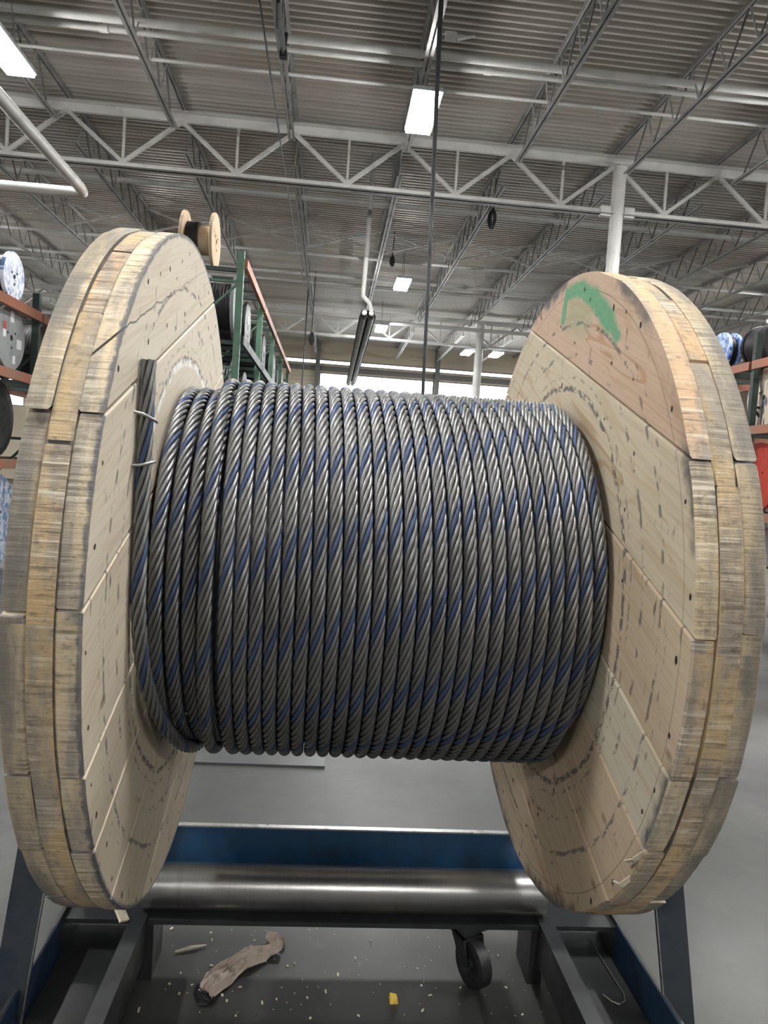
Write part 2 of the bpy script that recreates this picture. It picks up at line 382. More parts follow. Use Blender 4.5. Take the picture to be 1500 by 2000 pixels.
# elbowed heater pipe at the left
e = U(167, 378, Y=10.5)
solo(MB().path([(e.x, 3.0, e.z), (e.x, 10.3, e.z), (e.x-0.02, 10.45, e.z), (e.x-0.15, 10.5, e.z), (e.x-6, 10.5, e.z)], 0.075, 10), 'heater_pipe', M['truss'], (e.x, 10.5, e.z),
     'grey elbowed overhead pipe left of the nearest roof joists', 'pipe', smooth=50)

# ------------------------------------------------------------------ high-bay lamps
def lamp_proto(loc, label, L=1.2, W=0.38):
    t = thing('high_bay_lamp', label, 'lamp', loc)
    MB().box((-W/2-0.02, -L/2-0.02, 0.0), (W/2+0.02, L/2+0.02, 0.06)).box((-0.12, -0.3, 0.05), (0.12, 0.3, 0.13)).build('housing', M['lamp_body'], t)
    MB().box((-W/2, -L/2, -0.045), (W/2, L/2, -0.001)).build('lens', M['lens'], t)
    for s in (-1, 1): MB().tube((0, s*0.45, 0.05), (0, s*0.12, DECK-loc[2]-0.002), 0.006, 6).build('hanger_wire', M['wire'], t)
    return t
ZL = 6.86
spots = [((1.06, 11.0), 'bright white hanging lamp at the top centre of the picture'),
         ((-4.75, 10.5), 'bright white hanging lamp cut off at the left picture edge'),
         ((1.75, 20.8), 'bright lamp hanging above the middle of the rope drum'),
         ((1.62, 27.4), 'bright lamp beside the black overhead heater'),
         ((5.6, 31.0), 'small far lamp left of the distant column'),
         ((6.85, 31.0), 'small far lamp right of the distant column')]
lp = None
for (x, y), lb in spots:
    loc = (x, y, ZL+0.03)
    lp = lamp_proto(loc, lb) if lp is None else dup(lp, loc, lb)
for (x, y) in [(1.1, -8.4), (7.2, -8.4), (-4.9, -8.4), (-10.8, -8.4), (13.2, -8.4), (1.1, 1.4), (-4.75, 1.0), (7.2, 1.4), (7.2, 10.8), (13.2, 1.4), (13.2, 10.8), (-10.8, 1.4), (-10.8, 10.8), (-4.9, 20.8), (-10.8, 20.8), (13.2, 20.8), (-4.9, 30), (13.2, 30), (-10.8, 30), (-16.5, 6), (-16.5, 16), (-16.5, 26), (19, 6), (19, 16), (19, 26)]:
    dup(lp, (x, y, ZL+0.03), 'hanging factory lamp out of the picture', group='lamps of the hall outside the picture')

# ------------------------------------------------------------------ radiant heater, cords and cables
a, b = U(718, 618, Y=15), U(695, 752, Y=27); zc = (a.z+b.z)/2
t = thing('radiant_heater', 'long black tube heater hanging in the centre beyond the drum', 'heater', (a.x, 15, zc))
MB().extrude([(-0.17, 0.0), (-0.13, 0.13), (0.13, 0.13), (0.17, 0.0), (0.16, 0.0), (0.12, 0.12), (-0.12, 0.12), (-0.16, 0.0)], 0, 12).build('reflector', M['heater'], t)
for s in (-1, 1): MB().tube((s*0.075, 0.05, 0.02), (s*0.075, 12, 0.02), 0.072, 10).build('burner_tube', M['heater'], t, smooth=40)
for s in (-1, 1): MB().tube((s*0.07, -0.09, 0.06), (s*0.07, 0.04, 0.06), 0.052, 10).build('end_cap', M['white'], t, smooth=40)
MB().path([(0.07, -0.05, 0.1), (0.02, -0.08, 0.25), (-0.12, -0.1, 0.38), (-0.12, -0.1, 0.5), (-0.10, -0.1, 1.15)], 0.045, 8).build('flue_elbow', M['white'], t, smooth=50)
MB().tube((-0.10, -0.1, 1.15), (-0.08, -0.1, DECK-0.05-zc), 0.05, 8).build('flue', M['joist'], t, smooth=50)
q = U(826, 767, Y=8)
t = thing('pendant_cord', 'thick dark cord hanging straight down right of the lamp', 'cord', (q.x, 8, 0))
MB().path([(-0.115, 0, DECK-0.02), (-0.08, 0, 6.0), (-0.03, 0, 4.0), (0, 0, 2.4), (0.01, 0, 1.75)], [0.030, 0.026, 0.022, 0.018, 0.016], 8).build('cord', M['darksteel'], t, smooth=50)
MB().box((-0.04, -0.03, 1.45), (0.06, 0.04, 1.75)).build('push_button_box', M['black'], t)
c0, c1 = U(507, 2, Z=DECK-0.7), U(582, 500, Z=DECK-0.7)
solo(MB().path([c0, c0.lerp(c1, 0.33)+Vector((0, 0, -0.03)), c0.lerp(c1, 0.66), c1, c1+Vector((0.05, 3, 0.1))], 0.014, 6), 'roof_cable', M['black'], c0, 'thin black cable strung along beneath the roof left of centre', 'cable')
c0 = U(543, 2, Z=DECK-0.72); c1 = U(553, 108, Z=DECK-0.72)
solo(MB().path([c0, c0.lerp(c1, 0.4)+Vector((-0.03, 0, -0.04)), c0.lerp(c1, 0.8)+Vector((0.01, 0, 0)), c1, c1+Vector((0.03, 0, 0.3))], 0.028, 6).box((c1.x-0.05, c1.y-0.04, DECK-0.75), (c1.x+0.05, c1.y+0.06, DECK-0.64)), 'roof_cable', M['black'], c0, 'black power cable taped along the joist at the top centre left', 'cable')
q = U(604, 540, Y=24); solo(MB().tube((q.x, 24, DECK-0.05), (q.x-0.05, 24, 2.5), 0.02, 6), 'roof_cable', M['black'], (q.x, 24, DECK), 'thin dark cable hanging down above the left drum part', 'cable')
q = U(1170, 560, Y=22); solo(MB().tube((q.x, 22, DECK-0.05), (q.x-0.05, 22, 4.5), 0.014, 6), 'roof_cable', M['black'], (q.x, 22, DECK), 'thin dark wire hanging left of the near column', 'cable')
def coil(px, py, Y, r, label):
    q = U(px, py, Y=Y); m = MB()
    for k in range(9): m.path([(q.x+(r+0.01*k)*(0.14+0.05*(k % 4))*math.cos(g)+0.012*(k % 3), q.y+0.02*k, q.z+(r-0.012*(k % 5))*math.sin(g)) for g in np.linspace(0, 6.29, 20)], 0.017, 5)
    m.path([(q.x, q.y, q.z+r-0.02), (q.x+0.02, q.y, DECK-0.002)], 0.014, 5)
    solo(m, 'cable_coil', M['black'], q, label, 'cable')
coil(962, 425, 15.6, 0.2, 'black cable coil hanging from the joist right of centre')
coil(766, 508, 19.5, 0.13, 'small black cable loop left of the lamp above the drum')
coil(608, 660, 24.2, 0.2, 'black cable coil hanging near the distant truss')
q = U(880, 72, Z=DECK-0.35)
t = thing('ceiling_sensor', 'small white wireless box under the deck right of the dark cord', 'sensor', q)
MB().box((-0.08, -0.05, -0.04), (0.08, 0.05, 0.05)).build('body', M['white'], t); MB().extrude([(0.08, 0.0), (0.34, 0.04), (0.1, -0.03)], -0.03, 0.03).build('antenna', M['white'], t)
solo(MB().box((-0.1, 7.6, 6.76), (0.78, 8.06, 7.1)).tube((0.1, 7.8, 7.1), (0.1, 7.8, DECK), 0.02, 6).tube((0.6, 7.8, 7.1), (0.6, 7.8, DECK), 0.02, 6), 'hoist_box', M['darksteel'], (0.4, 7.8, 7.0), 'dark hoist housing at the top edge of the picture', 'hoist')

# ------------------------------------------------------------------ background racks and stored reels
def rack(name, X, Yp, depth, ztop, levels, pm, bm_, label, side=-1, topo=False):
    t = thing(name, label, 'rack', (X, Yp[0], 0)); o = (X, Yp[0], 0)
    for i, y in enumerate(Yp):
        for xx in (X, X+side*depth):
            m = MB().box((xx-0.045, y-0.01, 0), (xx+0.045, y+0.07, ztop)); m.build('upright', pm, t, o)
            h = MB()
            for k in range(int(ztop/0.1)): h.box((xx-0.047, y+0.02, 0.1*k+0.03), (xx+0.047, y+0.036, 0.1*k+0.07))
            h = h.build('slots', M['darksteel'], t, o); h['kind'] = 'stuff'
        for z in np.arange(0.5, ztop, 1.15): MB().bar((X, y+0.03, z), (X+side*depth, y+0.03, z), 0.035, 0.035).build('cross_strut', pm, t, o)
        for z in np.arange(0.5, ztop-1.2, 1.15): MB().bar((X, y+0.03, z+1.15), (X+side*depth, y+0.03, z), 0.03, 0.03).build('diagonal_strut', pm, t, o)
    for z in levels:
        for i in range(len(Yp)-1):
            for xx in (X+0.06*(-side), X+side*depth): MB().box((xx-0.025, Yp[i]+0.07, z-0.12), (xx+0.025, Yp[i+1], z)).build('beam', bm_ if not topo or z == levels[-1] else M['black'], t, o)
            for f_ in (0.2, 0.4, 0.6, 0.8):
                yy = Yp[i]+f_*(Yp[i+1]-Yp[i]); MB().box((min(X, X+side*depth), yy-0.03, z-0.06), (max(X, X+side*depth), yy+0.03, z-0.005)).build('support_bar', M['dgreen'], t, o)
    return t
def reel(name, label, c, R, W, rd, face, rope=None, axis='X', group=None, t=0.05, boards=False, stickers=(), core=None, cat='reel'):
    o = thing(name, label, cat, c, group=group)
    ax = (1, 0, 0)
    for s in (-1, 1):
        f0 = MB().lathe([(s*W/2, R-0.008), (s*(W/2+0.006), R), (s*(W/2+t-0.006), R), (s*(W/2+t), R-0.008)], 'X', 40).build('flange', face, o, smooth=30)
        MB().lathe([(s*(W/2+t), R*0.09), (s*(W/2+t+0.003), R*0.09)], 'X', 16).build('arbor_hole', M['hole'], f0)
        for g in (0.6, 2.7, 4.8): MB().lathe([(s*(W/2+t), 0.016), (s*(W/2+t+0.004), 0.016)], 'X', 8, c=(0, R*0.3*math.cos(g), R*0.3*math.sin(g))).build('bolt', M['hole'], f0)
    MB().lathe([(-W/2, rd*0.8), (W/2, rd*0.8)], 'X', 28).build('barrel', core or M['pine'], o, smooth=40)
    prof = []; nb = max(6, int(W/0.04))
    lo, hi = -W/2+0.002, (W/2-0.002 if rope is None or rope[1] is None else -W/2+W*rope[1])
    for k in range(nb):
        x = lo+(hi-lo)*(k+0.5)/nb; dx = (hi-lo)/nb/2; prof += [(x-dx*0.98, rd-0.014), (x-dx*0.4, rd), (x+dx*0.4, rd), (x+dx*0.98, rd-0.014)]
    MB().lathe(prof, 'X', 28).build('wound_cable', (rope[0] if rope else M['black']), o, smooth=60)
    for (yy, zz, w_, h_, mt) in stickers:
        x = W/2+t; MB().box((x, yy-w_/2, zz-h_/2), (x+0.004, yy+w_/2, zz+h_/2)).build('sticker', mt, o)
    if axis == 'Y': o.rotation_euler = (0, 0, math.pi/2)
    return o
# green rack right behind the left flange
GY = (10.0, 12.8, 15.4, 18.1, 20.9)
rack('pallet_rack', -1.35, GY, 1.15, 4.36, (2.15, 3.25, 4.27), M['green'], M['orange'], 'green pallet rack with orange beams just right of the left flange', topo=True)
gtop = U(392, 452, Y=10.75)
o = reel('cable_reel', 'small wooden reel half wound with black cable on top of the green rack', (gtop.x, 10.75, 4.27+0.39), 0.39, 0.36, 0.25, M['pine'], (M['black'], 0.5))
reel('cable_reel', 'reel with a pale grey face at the near end of the green rack', (-1.66, 10.6, 3.25+0.45), 0.45, 0.34, 0.34, M['greywood'], None)
gi = 0
names = ['nearest', 'second nearest', 'third nearest', 'farthest']
for lv, z in (('lowest', 2.15), ('middle', 3.25)):
    for b_ in range(4):
        for s_ in (0, 1):
            if lv == 'middle' and b_ == 0 and s_ == 0: continue
            y = GY[b_]+0.62+s_*1.12; R = 0.40+0.05*random.random()
            reel('cable_reel', 'black wound reel in the green rack, %s bay, %s level, %s one' % (names[b_], lv, ('front', 'rear')[s_]), (-1.745, y, z+R), R, 0.55, R*0.88, M['heater'] if (b_+s_) % 3 else M['greywood'], None, group='reels stored in the green rack',
                 stickers=((0, R*0.3, 0.1, 0.14, M['label']),))
# left rack
rack('pallet_rack', -4.0, (7.0, 10.05, 13.1), 1.1, 3.58, (1.38, 2.48, 3.33), M['dgreen'], M['orange'], 'dark pallet rack with orange beams at the left picture edge')
def wrapmat(name, c1, c2):
    k = NT(name); o = k.obj(); v = k.n('ShaderNodeTexVoronoi'); k.put(v.inputs['Vector'], o); v.inputs['Scale'].default_value = 6
    w = k.noise(k.scale(o, (1, 8, 3)), 2.5, 3, 0.6, 1.2)
    return k.out(k.mix(k.smooth(w, 0.44, 0.55), c1, c2), 0.25, 0, 0.6)
M['bluewrap'] = wrapmat('blue_white_wrap', (0.72, 0.78, 0.9), (0.13, 0.22, 0.45))
M['bluewrap2'] = wrapmat('blue_film', (0.5, 0.68, 0.95), (0.06, 0.16, 0.5))
reel('cable_reel', 'reel with blue and white wrapped face on the upper left shelf', (-4.22, 9.42, 3.33+0.30), 0.30, 0.30, 0.25, M['bluewrap'], None, core=M['pine'])
reel('cable_reel', 'grey faced reel with white stickers on the left shelf', (-4.25, 9.42, 2.48+0.40), 0.40, 0.34, 0.33, M['greywood'], None,
     stickers=((0.0, 0.26, 0.1, 0.14, M['label']), (0.22, -0.05, 0.14, 0.12, M['label']), (0.08, -0.26, 0.08, 0.1, M['label']), (-0.2, 0.12, 0.08, 0.09, M['red']), (-0.2, 0.03, 0.08, 0.09, M['label'])))
reel('cable_reel', 'black reel standing behind the grey stickered one', (-4.4, 10.7, 2.48+0.4), 0.40, 0.5, 0.38, M['heater'], None)
reel('cable_reel', 'large black coil low on the left shelf', (-4.45, 9.38, 1.38+0.495), 0.2, 0.6, 0.49, M['heater'], None, core=M['heater'])
reel('cable_reel', 'blue reel with white patterned wrap on the floor at the left edge', (-4.4, 9.3, 0.60), 0.60, 0.5, 0.45, M['bluewrap'], None)
# right rack
rack('pallet_rack', 6.0, (7.1, 10.0, 12.9), 1.1, 3.85, (1.30, 2.52, 3.45), M['dgreen'], M['orange'], 'dark pallet rack with red beams at the right picture edge', side=1)
reel('cable_reel', 'reel with blue and white film face on the right shelf', (6.05+0.05, 11.05, 3.45+0.3), 0.30, 0.12, 0.24, M['bluewrap2'], None)
reel('cable_reel', 'black cable reel with wooden rim on the right shelf', (6.45, 10.40, 3.45+0.33), 0.33, 0.5, 0.31, M['heater'], None, axis='Y')
k = NT('stained_pine'); o = k.obj(); w = k.noise(k.scale(o, (1, 7, 1.4)), 2.2, 3, 0.5)
M['stained'] = k.out(k.mix(k.smooth(w, 0.5, 0.56), (0.72, 0.63, 0.5), (0.10, 0.11, 0.13)), 0.7)
reel('cable_reel', 'pale wooden reel end with dark paint drips at the right edge', (6.36, 9.95, 2.52+0.42), 0.42, 0.4, 0.3, M['stained'], None)
reel('cable_reel', 'red faced reel at the right edge low beside the flange', (6.34, 9.95, 1.30+0.50), 0.50, 0.36, 0.36, M['red'], None, stickers=())

# ------------------------------------------------------------------ the big wooden reel
RC = Vector((0.1083, 1.7722, 1.2768)); RZ = math.radians(0.58); RR = 0.74; HW = 0.4477; TL = 0.038; d = 0.0286
BA = math.radians(21.5)
SEAM = {'L': [0.527, 0.289, 0.034, -0.128, -0.307, -0.540], 'R': [0.523, 0.290, 0.063, -0.099, -0.291, -0.536]}
big = thing('cable_drum', 'large wooden reel with two thick plank flanges in the foreground', 'reel', RC, RZ)
def capsule(k, pv, a, b, r0, r1):
    a3, b3 = (0, a[0], a[1]), (0, b[0], b[1]); ba = (0, b[0]-a[0], b[1]-a[1]); L2 = ba[1]**2+ba[2]**2
    pa = k.vmath('SUBTRACT', pv, a3); h = k.math('MULTIPLY', k.vmath('DOT_PRODUCT', pa, ba), 1/L2, clamp=True)
    dd = k.vmath('LENGTH', k.vmath('SUBTRACT', pa, k.vmath('SCALE', ba, h)))
    return k.math('SUBTRACT', 1.0, k.smooth(dd, r0, r1))
def face_mat(name, ref, side):
    k = NT(name); lo = k.obj(); rf = k.obj(ref); info = k.n('ShaderNodeObjectInfo')
    rnd = k.math('MULTIPLY', info.outputs['Random'], 37.0)
    lv = k.vmath('ADD', lo, k.comb(rnd, rnd, rnd)); x, y, z = k.sep(rf)
    pv = k.comb(0.0, y, z); r = k.vmath('LENGTH', pv)
    fine = k.noise(k.scale(lv, (20, 5, 160)), 1, 3, 0.6); med = k.noise(k.scale(lv, (4, 1.1, 9)), 1, 2, 0.5, 0.6)
    ring = k.math('SINE', k.math('MULTIPLY', med, 62.0))
    base = info.outputs['Color']
    cc = k.mix(k.math('MULTIPLY', k.smooth(fine, 0.42, 0.7), 0.28), base, k.mix(1.0, base, (0.62, 0.52, 0.40), 'MULTIPLY'))
    cc = k.mix(k.math('MULTIPLY', k.smooth(ring, 0.45, 1.0), k.math('MULTIPLY', k.smooth(med, 0.45, 0.62), 0.6 if side == 'R' else 0.18)), cc, k.mix(1.0, base, (0.72, 0.52, 0.33), 'MULTIPLY'))
    # soft brown stain patches and knots
    big_ = k.noise(lv, 3.1, 4, 0.6)
    cc = k.mix(k.math('MULTIPLY', k.smooth(big_, 0.55, 0.72), 0.25), cc, k.mix(1.0, base, (0.6, 0.5, 0.4), 'MULTIPLY'))
    vor = k.n('ShaderNodeTexVoronoi'); k.put(vor.inputs['Vector'], k.scale(lv, (0, 5.5, 9))); vor.inputs['Scale'].default_value = 1
    cc = k.mix(k.math('MULTIPLY', k.math('SUBTRACT', 1.0, k.smooth(vor.outputs['Distance'], 0.05, 0.12)), 0.65), cc, (0.16, 0.10, 0.06))
    # rub marks left by earlier rope, concentric with the drum
    ang = k.math('ARCTAN2', z, y); wob = k.noise(k.comb(k.math('MULTIPLY', ang, 2.2), 0, 0), 1, 2); rr = k.math('ADD', r, k.math('MULTIPLY', k.math('SUBTRACT', wob, 0.5), 0.03))
    for i, (r0, wd, thr, st) in enumerate(((0.478, 0.006, 0.44, 0.85), (0.505, 0.003, 0.5, 0.6), (0.555, 0.005, 0.5, 0.7), (0.628, 0.0045, 0.47, 0.75), (0.652, 0.003, 0.56, 0.6))):
        m = k.math('SUBTRACT', 1.0, k.smooth(k.math('ABSOLUTE', k.math('SUBTRACT', rr, r0)), wd*0.5, wd*1.6))
        dash = k.noise(k.comb(k.math('MULTIPLY', ang, 19.0), k.math('MULTIPLY', r, 60.0), i*7.3), 1, 3, 0.6)
        cc = k.mix(k.math('MULTIPLY', k.math('MULTIPLY', m, k.smooth(dash, thr, thr+0.1)), st), cc, (0.09, 0.09, 0.095))
    # upright scratches and specks
    sp = k.noise(k.comb(k.math('MULTIPLY', y, 75.0), k.math('MULTIPLY', z, 14.0), 3.0), 1, 2, 0.5)
    zone = k.noise(pv, 6.0, 2)
    cc = k.mix(k.math('MULTIPLY', k.math('MULTIPLY', k.smooth(sp, 0.66, 0.73), k.smooth(zone, 0.42, 0.6)), 0.85), cc, (0.07, 0.06, 0.055))
    nn = k.math('SUBTRACT', k.math('MULTIPLY', z, math.cos(BA)), k.math('MULTIPLY', y, math.sin(BA)))
    if side == 'L':
        cw = k.math('ADD', nn, k.math('MULTIPLY', k.math('SUBTRACT', k.noise(k.comb(k.math('MULTIPLY', y, 14.0), 0, 0), 1, 3), 0.5), 0.03))
        ck = k.math('SUBTRACT', 1.0, k.smooth(k.math('ABSOLUTE', k.math('SUBTRACT', cw, 0.628)), 0.0008, 0.0024))
        cc = k.mix(k.math('MULTIPLY', ck, k.lin(y, -0.62, 0.1, 0.95, 0.25)), cc, (0.05, 0.04, 0.03))
        m = k.math('SUBTRACT', 1.0, k.smooth(k.math('ABSOLUTE', k.math('SUBTRACT', rr, 0.47)), 0.004, 0.012))
        dash = k.noise(k.scale(rf, (1, 40, 40)), 1, 3)
        cc = k.mix(k.math('MULTIPLY', k.math('MULTIPLY', m, k.smooth(dash, 0.42, 0.55)), k.smooth(z, 0.1, 0.35)), cc, (0.85, 0.84, 0.8))
        e_ = k.smooth(k.math('ADD', r, k.math('MULTIPLY', k.math('SUBTRACT', k.noise(rf, 55, 3), 0.5), 0.012)), RR-0.012, RR-0.003)
        cc = k.mix(k.math('MULTIPLY', e_, 0.85), cc, (0.085, 0.10, 0.125))
    else:
        ln = k.math('SUBTRACT', 1.0, k.smooth(k.math('ABSOLUTE', k.math('SUBTRACT', r, 0.702)), 0.0005, 0.0016))
        cc = k.mix(k.math('MULTIPLY', ln, 0.6), cc, (0.12, 0.10, 0.08))
        patch = k.smooth(k.noise(k.comb(k.math('MULTIPLY', ang, 3.0), k.math('MULTIPLY', r, 3.0), 5.0), 1, 3), 0.46, 0.58)
        e_ = k.smooth(k.math('ADD', r, k.math('MULTIPLY', k.math('SUBTRACT', k.noise(rf, 28, 3), 0.5), 0.05)), RR-0.034, RR-0.004)
        cc = k.mix(k.math('MULTIPLY', k.math('MULTIPLY', e_, patch), 0.9), cc, (0.10, 0.10, 0.105))
        # sprayed green mark
        jit = k.vmath('SCALE', k.vmath('SUBTRACT', k.n_color(rf, 30) if hasattr(k, 'n_color') else k.comb(0.0, k.noise(rf, 26, 3), k.noise(rf, 31, 3)), (0, 0.5, 0.5)), 0.02)
        pj = k.vmath('ADD', pv, jit); gm = 0.0
        for a, b, r0, r1 in (((0.004, 0.648), (-0.006, 0.705), 0.008, 0.022), ((-0.010, 0.708), (-0.11, 0.700), 0.010, 0.026), ((-0.10, 0.700), (-0.20, 0.655), 0.013, 0.030), ((-0.20, 0.655), (-0.30, 0.585), 0.015, 0.034), ((-0.30, 0.585), (-0.345, 0.545), 0.006, 0.024)):
            gm = k.math('MAXIMUM', gm, capsule(k, pj, a, b, r0, r1))
        gm = k.math('MULTIPLY', gm, k.lin(k.noise(rf, 90, 3), 0.3, 0.6, 0.85, 1.0))
        haze = k.math('MULTIPLY', capsule(k, pj, (-0.05, 0.65), (-0.16, 0.62), 0.01, 0.07), 0.28)
        cc = k.mix(k.math('MAXIMUM', k.math('MULTIPLY', gm, 0.9), haze), cc, (0.075, 0.37, 0.19))
    k.bump(fine, 0.12, 0.001)
    return k.out(cc, 0.62, 0, 0.3)
def rim_mat(name, ref, side):
    k = NT(name); lo = k.obj(); rf = k.obj(ref); info = k.n('ShaderNodeObjectInfo'); rnd = k.math('MULTIPLY', info.outputs['Random'], 23.0)
    x, y, z = k.sep(rf); ang = k.math('MULTIPLY', k.math('ARCTAN2', z, y), RR); base = info.outputs['Color']
    saw = k.noise(k.comb(k.math('MULTIPLY', ang, 150.0), k.math('MULTIPLY', x, 7.0), rnd), 1, 3, 0.55)
    w1 = k.noise(k.comb(k.math('MULTIPLY', ang, 5.0), k.math('MULTIPLY', x, 22.0), rnd), 1, 5, 0.65)
    w2 = k.noise(k.comb(k.math('MULTIPLY', ang, 70.0), k.math('MULTIPLY', x, 38.0), rnd), 1, 4, 0.7)
    gate = k.smooth(k.noise(k.comb(k.math('MULTIPLY', ang, 3.0), k.math('MULTIPLY', x, 14.0), k.math('ADD', rnd, 4.0)), 1, 3), 0.38, 0.62)
    fib = k.noise(k.comb(k.math('MULTIPLY', ang, 420.0), k.math('MULTIPLY', x, 60.0), rnd), 1, 2, 0.5)
    grey = k.math('MULTIPLY', k.smooth(w1, 0.38, 0.62), 0.85)
    cc = k.mix(grey, k.mix(1.0, base, (1.12, 1.03, 0.87), 'MULTIPLY'), (0.34, 0.31, 0.27))
    cc = k.mix(k.math('MULTIPLY', k.smooth(fib, 0.5, 0.7), 0.25), cc, (0.22, 0.18, 0.13))
    cc = k.mix(k.math('MULTIPLY', k.math('MULTIPLY', k.smooth(saw, 0.54, 0.66), gate), 0.75), cc, (0.82, 0.75, 0.61))
    cc = k.mix(k.math('MULTIPLY', k.math('MULTIPLY', k.smooth(saw, 0.46, 0.36), gate), 0.7), cc, (0.17, 0.14, 0.105))
    cc = k.mix(k.math('MULTIPLY', k.smooth(w2, 0.53, 0.70), 0.5), cc, (0.12, 0.10, 0.085))
    cc = k.mix(k.math('MULTIPLY', k.smooth(w2, 0.36, 0.26), 0.5), cc, (0.85, 0.80, 0.70))
    outer = k.smooth(k.math('ADD', k.math('ABSOLUTE', x), k.math('MULTIPLY', w1, 0.04)), HW+2.2*TL, HW+3.2*TL)
    cc = k.mix(k.math('MULTIPLY', outer, k.lin(w1, 0.3, 0.7, 0.35, 0.9)), cc, (0.20, 0.185, 0.165))
    if side == 'L':
        nn = k.math('SUBTRACT', k.math('MULTIPLY', z, math.cos(BA)), k.math('MULTIPLY', y, math.sin(BA)))
        ck = k.math('SUBTRACT', 1.0, k.smooth(k.math('ABSOLUTE', k.math('SUBTRACT', k.math('ADD', nn, k.math('MULTIPLY', k.math('SUBTRACT', x, -HW), -0.9)), 0.628)), 0.0014, 0.0034))
        ck = k.math('MULTIPLY', k.math('MULTIPLY', ck, k.math('GREATER_THAN', x, -HW-TL)), k.math('LESS_THAN', y, 0.0)); cc = k.mix(ck, cc, (0.04, 0.03, 0.025))
        bl = k.math('MULTIPLY', k.smooth(z, 0.66, 0.72), k.smooth(k.noise(rf, 24, 4), 0.5, 0.62)); cc = k.mix(k.math('MULTIPLY', bl, 0.7), cc, (0.12, 0.28, 0.42))
        # dark blue smear along the inner edge
        e_ = k.smooth(k.math('ADD', x, k.math('MULTIPLY', k.math('SUBTRACT', k.noise(rf, 60, 3), 0.5), 0.016)), -HW-0.010, -HW-0.002); cc = k.mix(k.math('MULTIPLY', e_, 0.8), cc, (0.085, 0.10, 0.125))
    k.bump(k.math('ADD', saw, k.math('MULTIPLY', w2, 0.6)), 0.55, 0.003)
    return k.out(cc, 0.75, 0, 0.25)
def plank_mesh(n0, n1, R, x0, x1, name, mats):
    # board between offsets n0<n1 clipped to the circle; local y along the board, z across, x thickness
    pts = []
    g = 0.0017; lo_c, hi_c = n0 <= -RR+1e-6, n1 >= RR-1e-6; a0, a1 = max(n0+g, -R+1e-9), min(n1-g, R-1e-9)
    if lo_c: a0 = -R+1e-9
    if hi_c: a1 = R-1e-9
    t0, t1 = math.asin(a0/R), math.asin(a1/R); N = max(10, int((t1-t0)/0.035))
    right = [(R*math.cos(t0+(t1-t0)*i/N), R*math.sin(t0+(t1-t0)*i/N), 1) for i in range(N+1)]
    left = [(-yy, zz, 1) for yy, zz, _ in right[::-1]]
    poly = right+left; c = np.array([[p[0], p[1]] for p in poly]); m = MB(); n_ = len(poly)
    # small uneven wear on the cut end
    for i in range(n_):
        w_ = 1-0.0016*abs(math.sin(i*2.7+n0*50))-0.0012*random.random(); c[i, 0] *= w_
    ce_ = c.mean(0); b = 0.0034
    def inset(k_):
        q = c.copy(); q[:, 1] = np.clip(q[:, 1], a0+k_, a1-k_) if a1-a0 > 3*k_ else q[:, 1]
        q[:, 0] *= (1-k_/R); return q
    rings = [(x0, inset(b)), (x0+b, c), (x1-b, c), (x1, inset(b))]
    for xx, q in rings: m.v += [(xx, q[i, 0], q[i, 1]) for i in range(n_)]
    for j in range(3):
        for i in range(n_):
            i2 = (i+1) % n_; m.f.append((j*n_+i, j*n_+i2, (j+1)*n_+i2, (j+1)*n_+i)); m.mi.append(0 if (i == N and not hi_c) or (i == n_-1 and not lo_c) else 1)
    m.f.append(tuple(range(n_))[::-1]); m.f.append(tuple(range(3*n_, 4*n_))); m.mi += [0, 0]
    me = bpy.data.meshes.new(name); me.from_pydata(m.v, [], m.f)
    for mt in mats: me.materials.append(mt)
    me.polygons.foreach_set('material_index', m.mi)
    import bmesh
    bm = bmesh.new(); bm.from_mesh(me); bmesh.ops.recalc_face_normals(bm, faces=bm.faces); bm.to_mesh(me); bm.free()
    me.shade_smooth(); me.set_sharp_from_angle(angle=math.radians(35))
    return me
PAL = {'L': [(0.66, 0.59, 0.47), (0.68, 0.61, 0.49), (0.64, 0.565, 0.445), (0.62, 0.545, 0.42), (0.65, 0.57, 0.44), (0.60, 0.52, 0.395), (0.62, 0.54, 0.41)],
       'R': [(0.62, 0.455, 0.335), (0.64, 0.555, 0.415), (0.59, 0.475, 0.345), (0.63, 0.57, 0.44), (0.58, 0.46, 0.33), (0.58, 0.465, 0.33), (0.60, 0.49, 0.35)]}
MIDPAL = [(0.56, 0.44, 0.29), (0.60, 0.43, 0.27), (0.52, 0.42, 0.28), (0.58, 0.46, 0.30)]
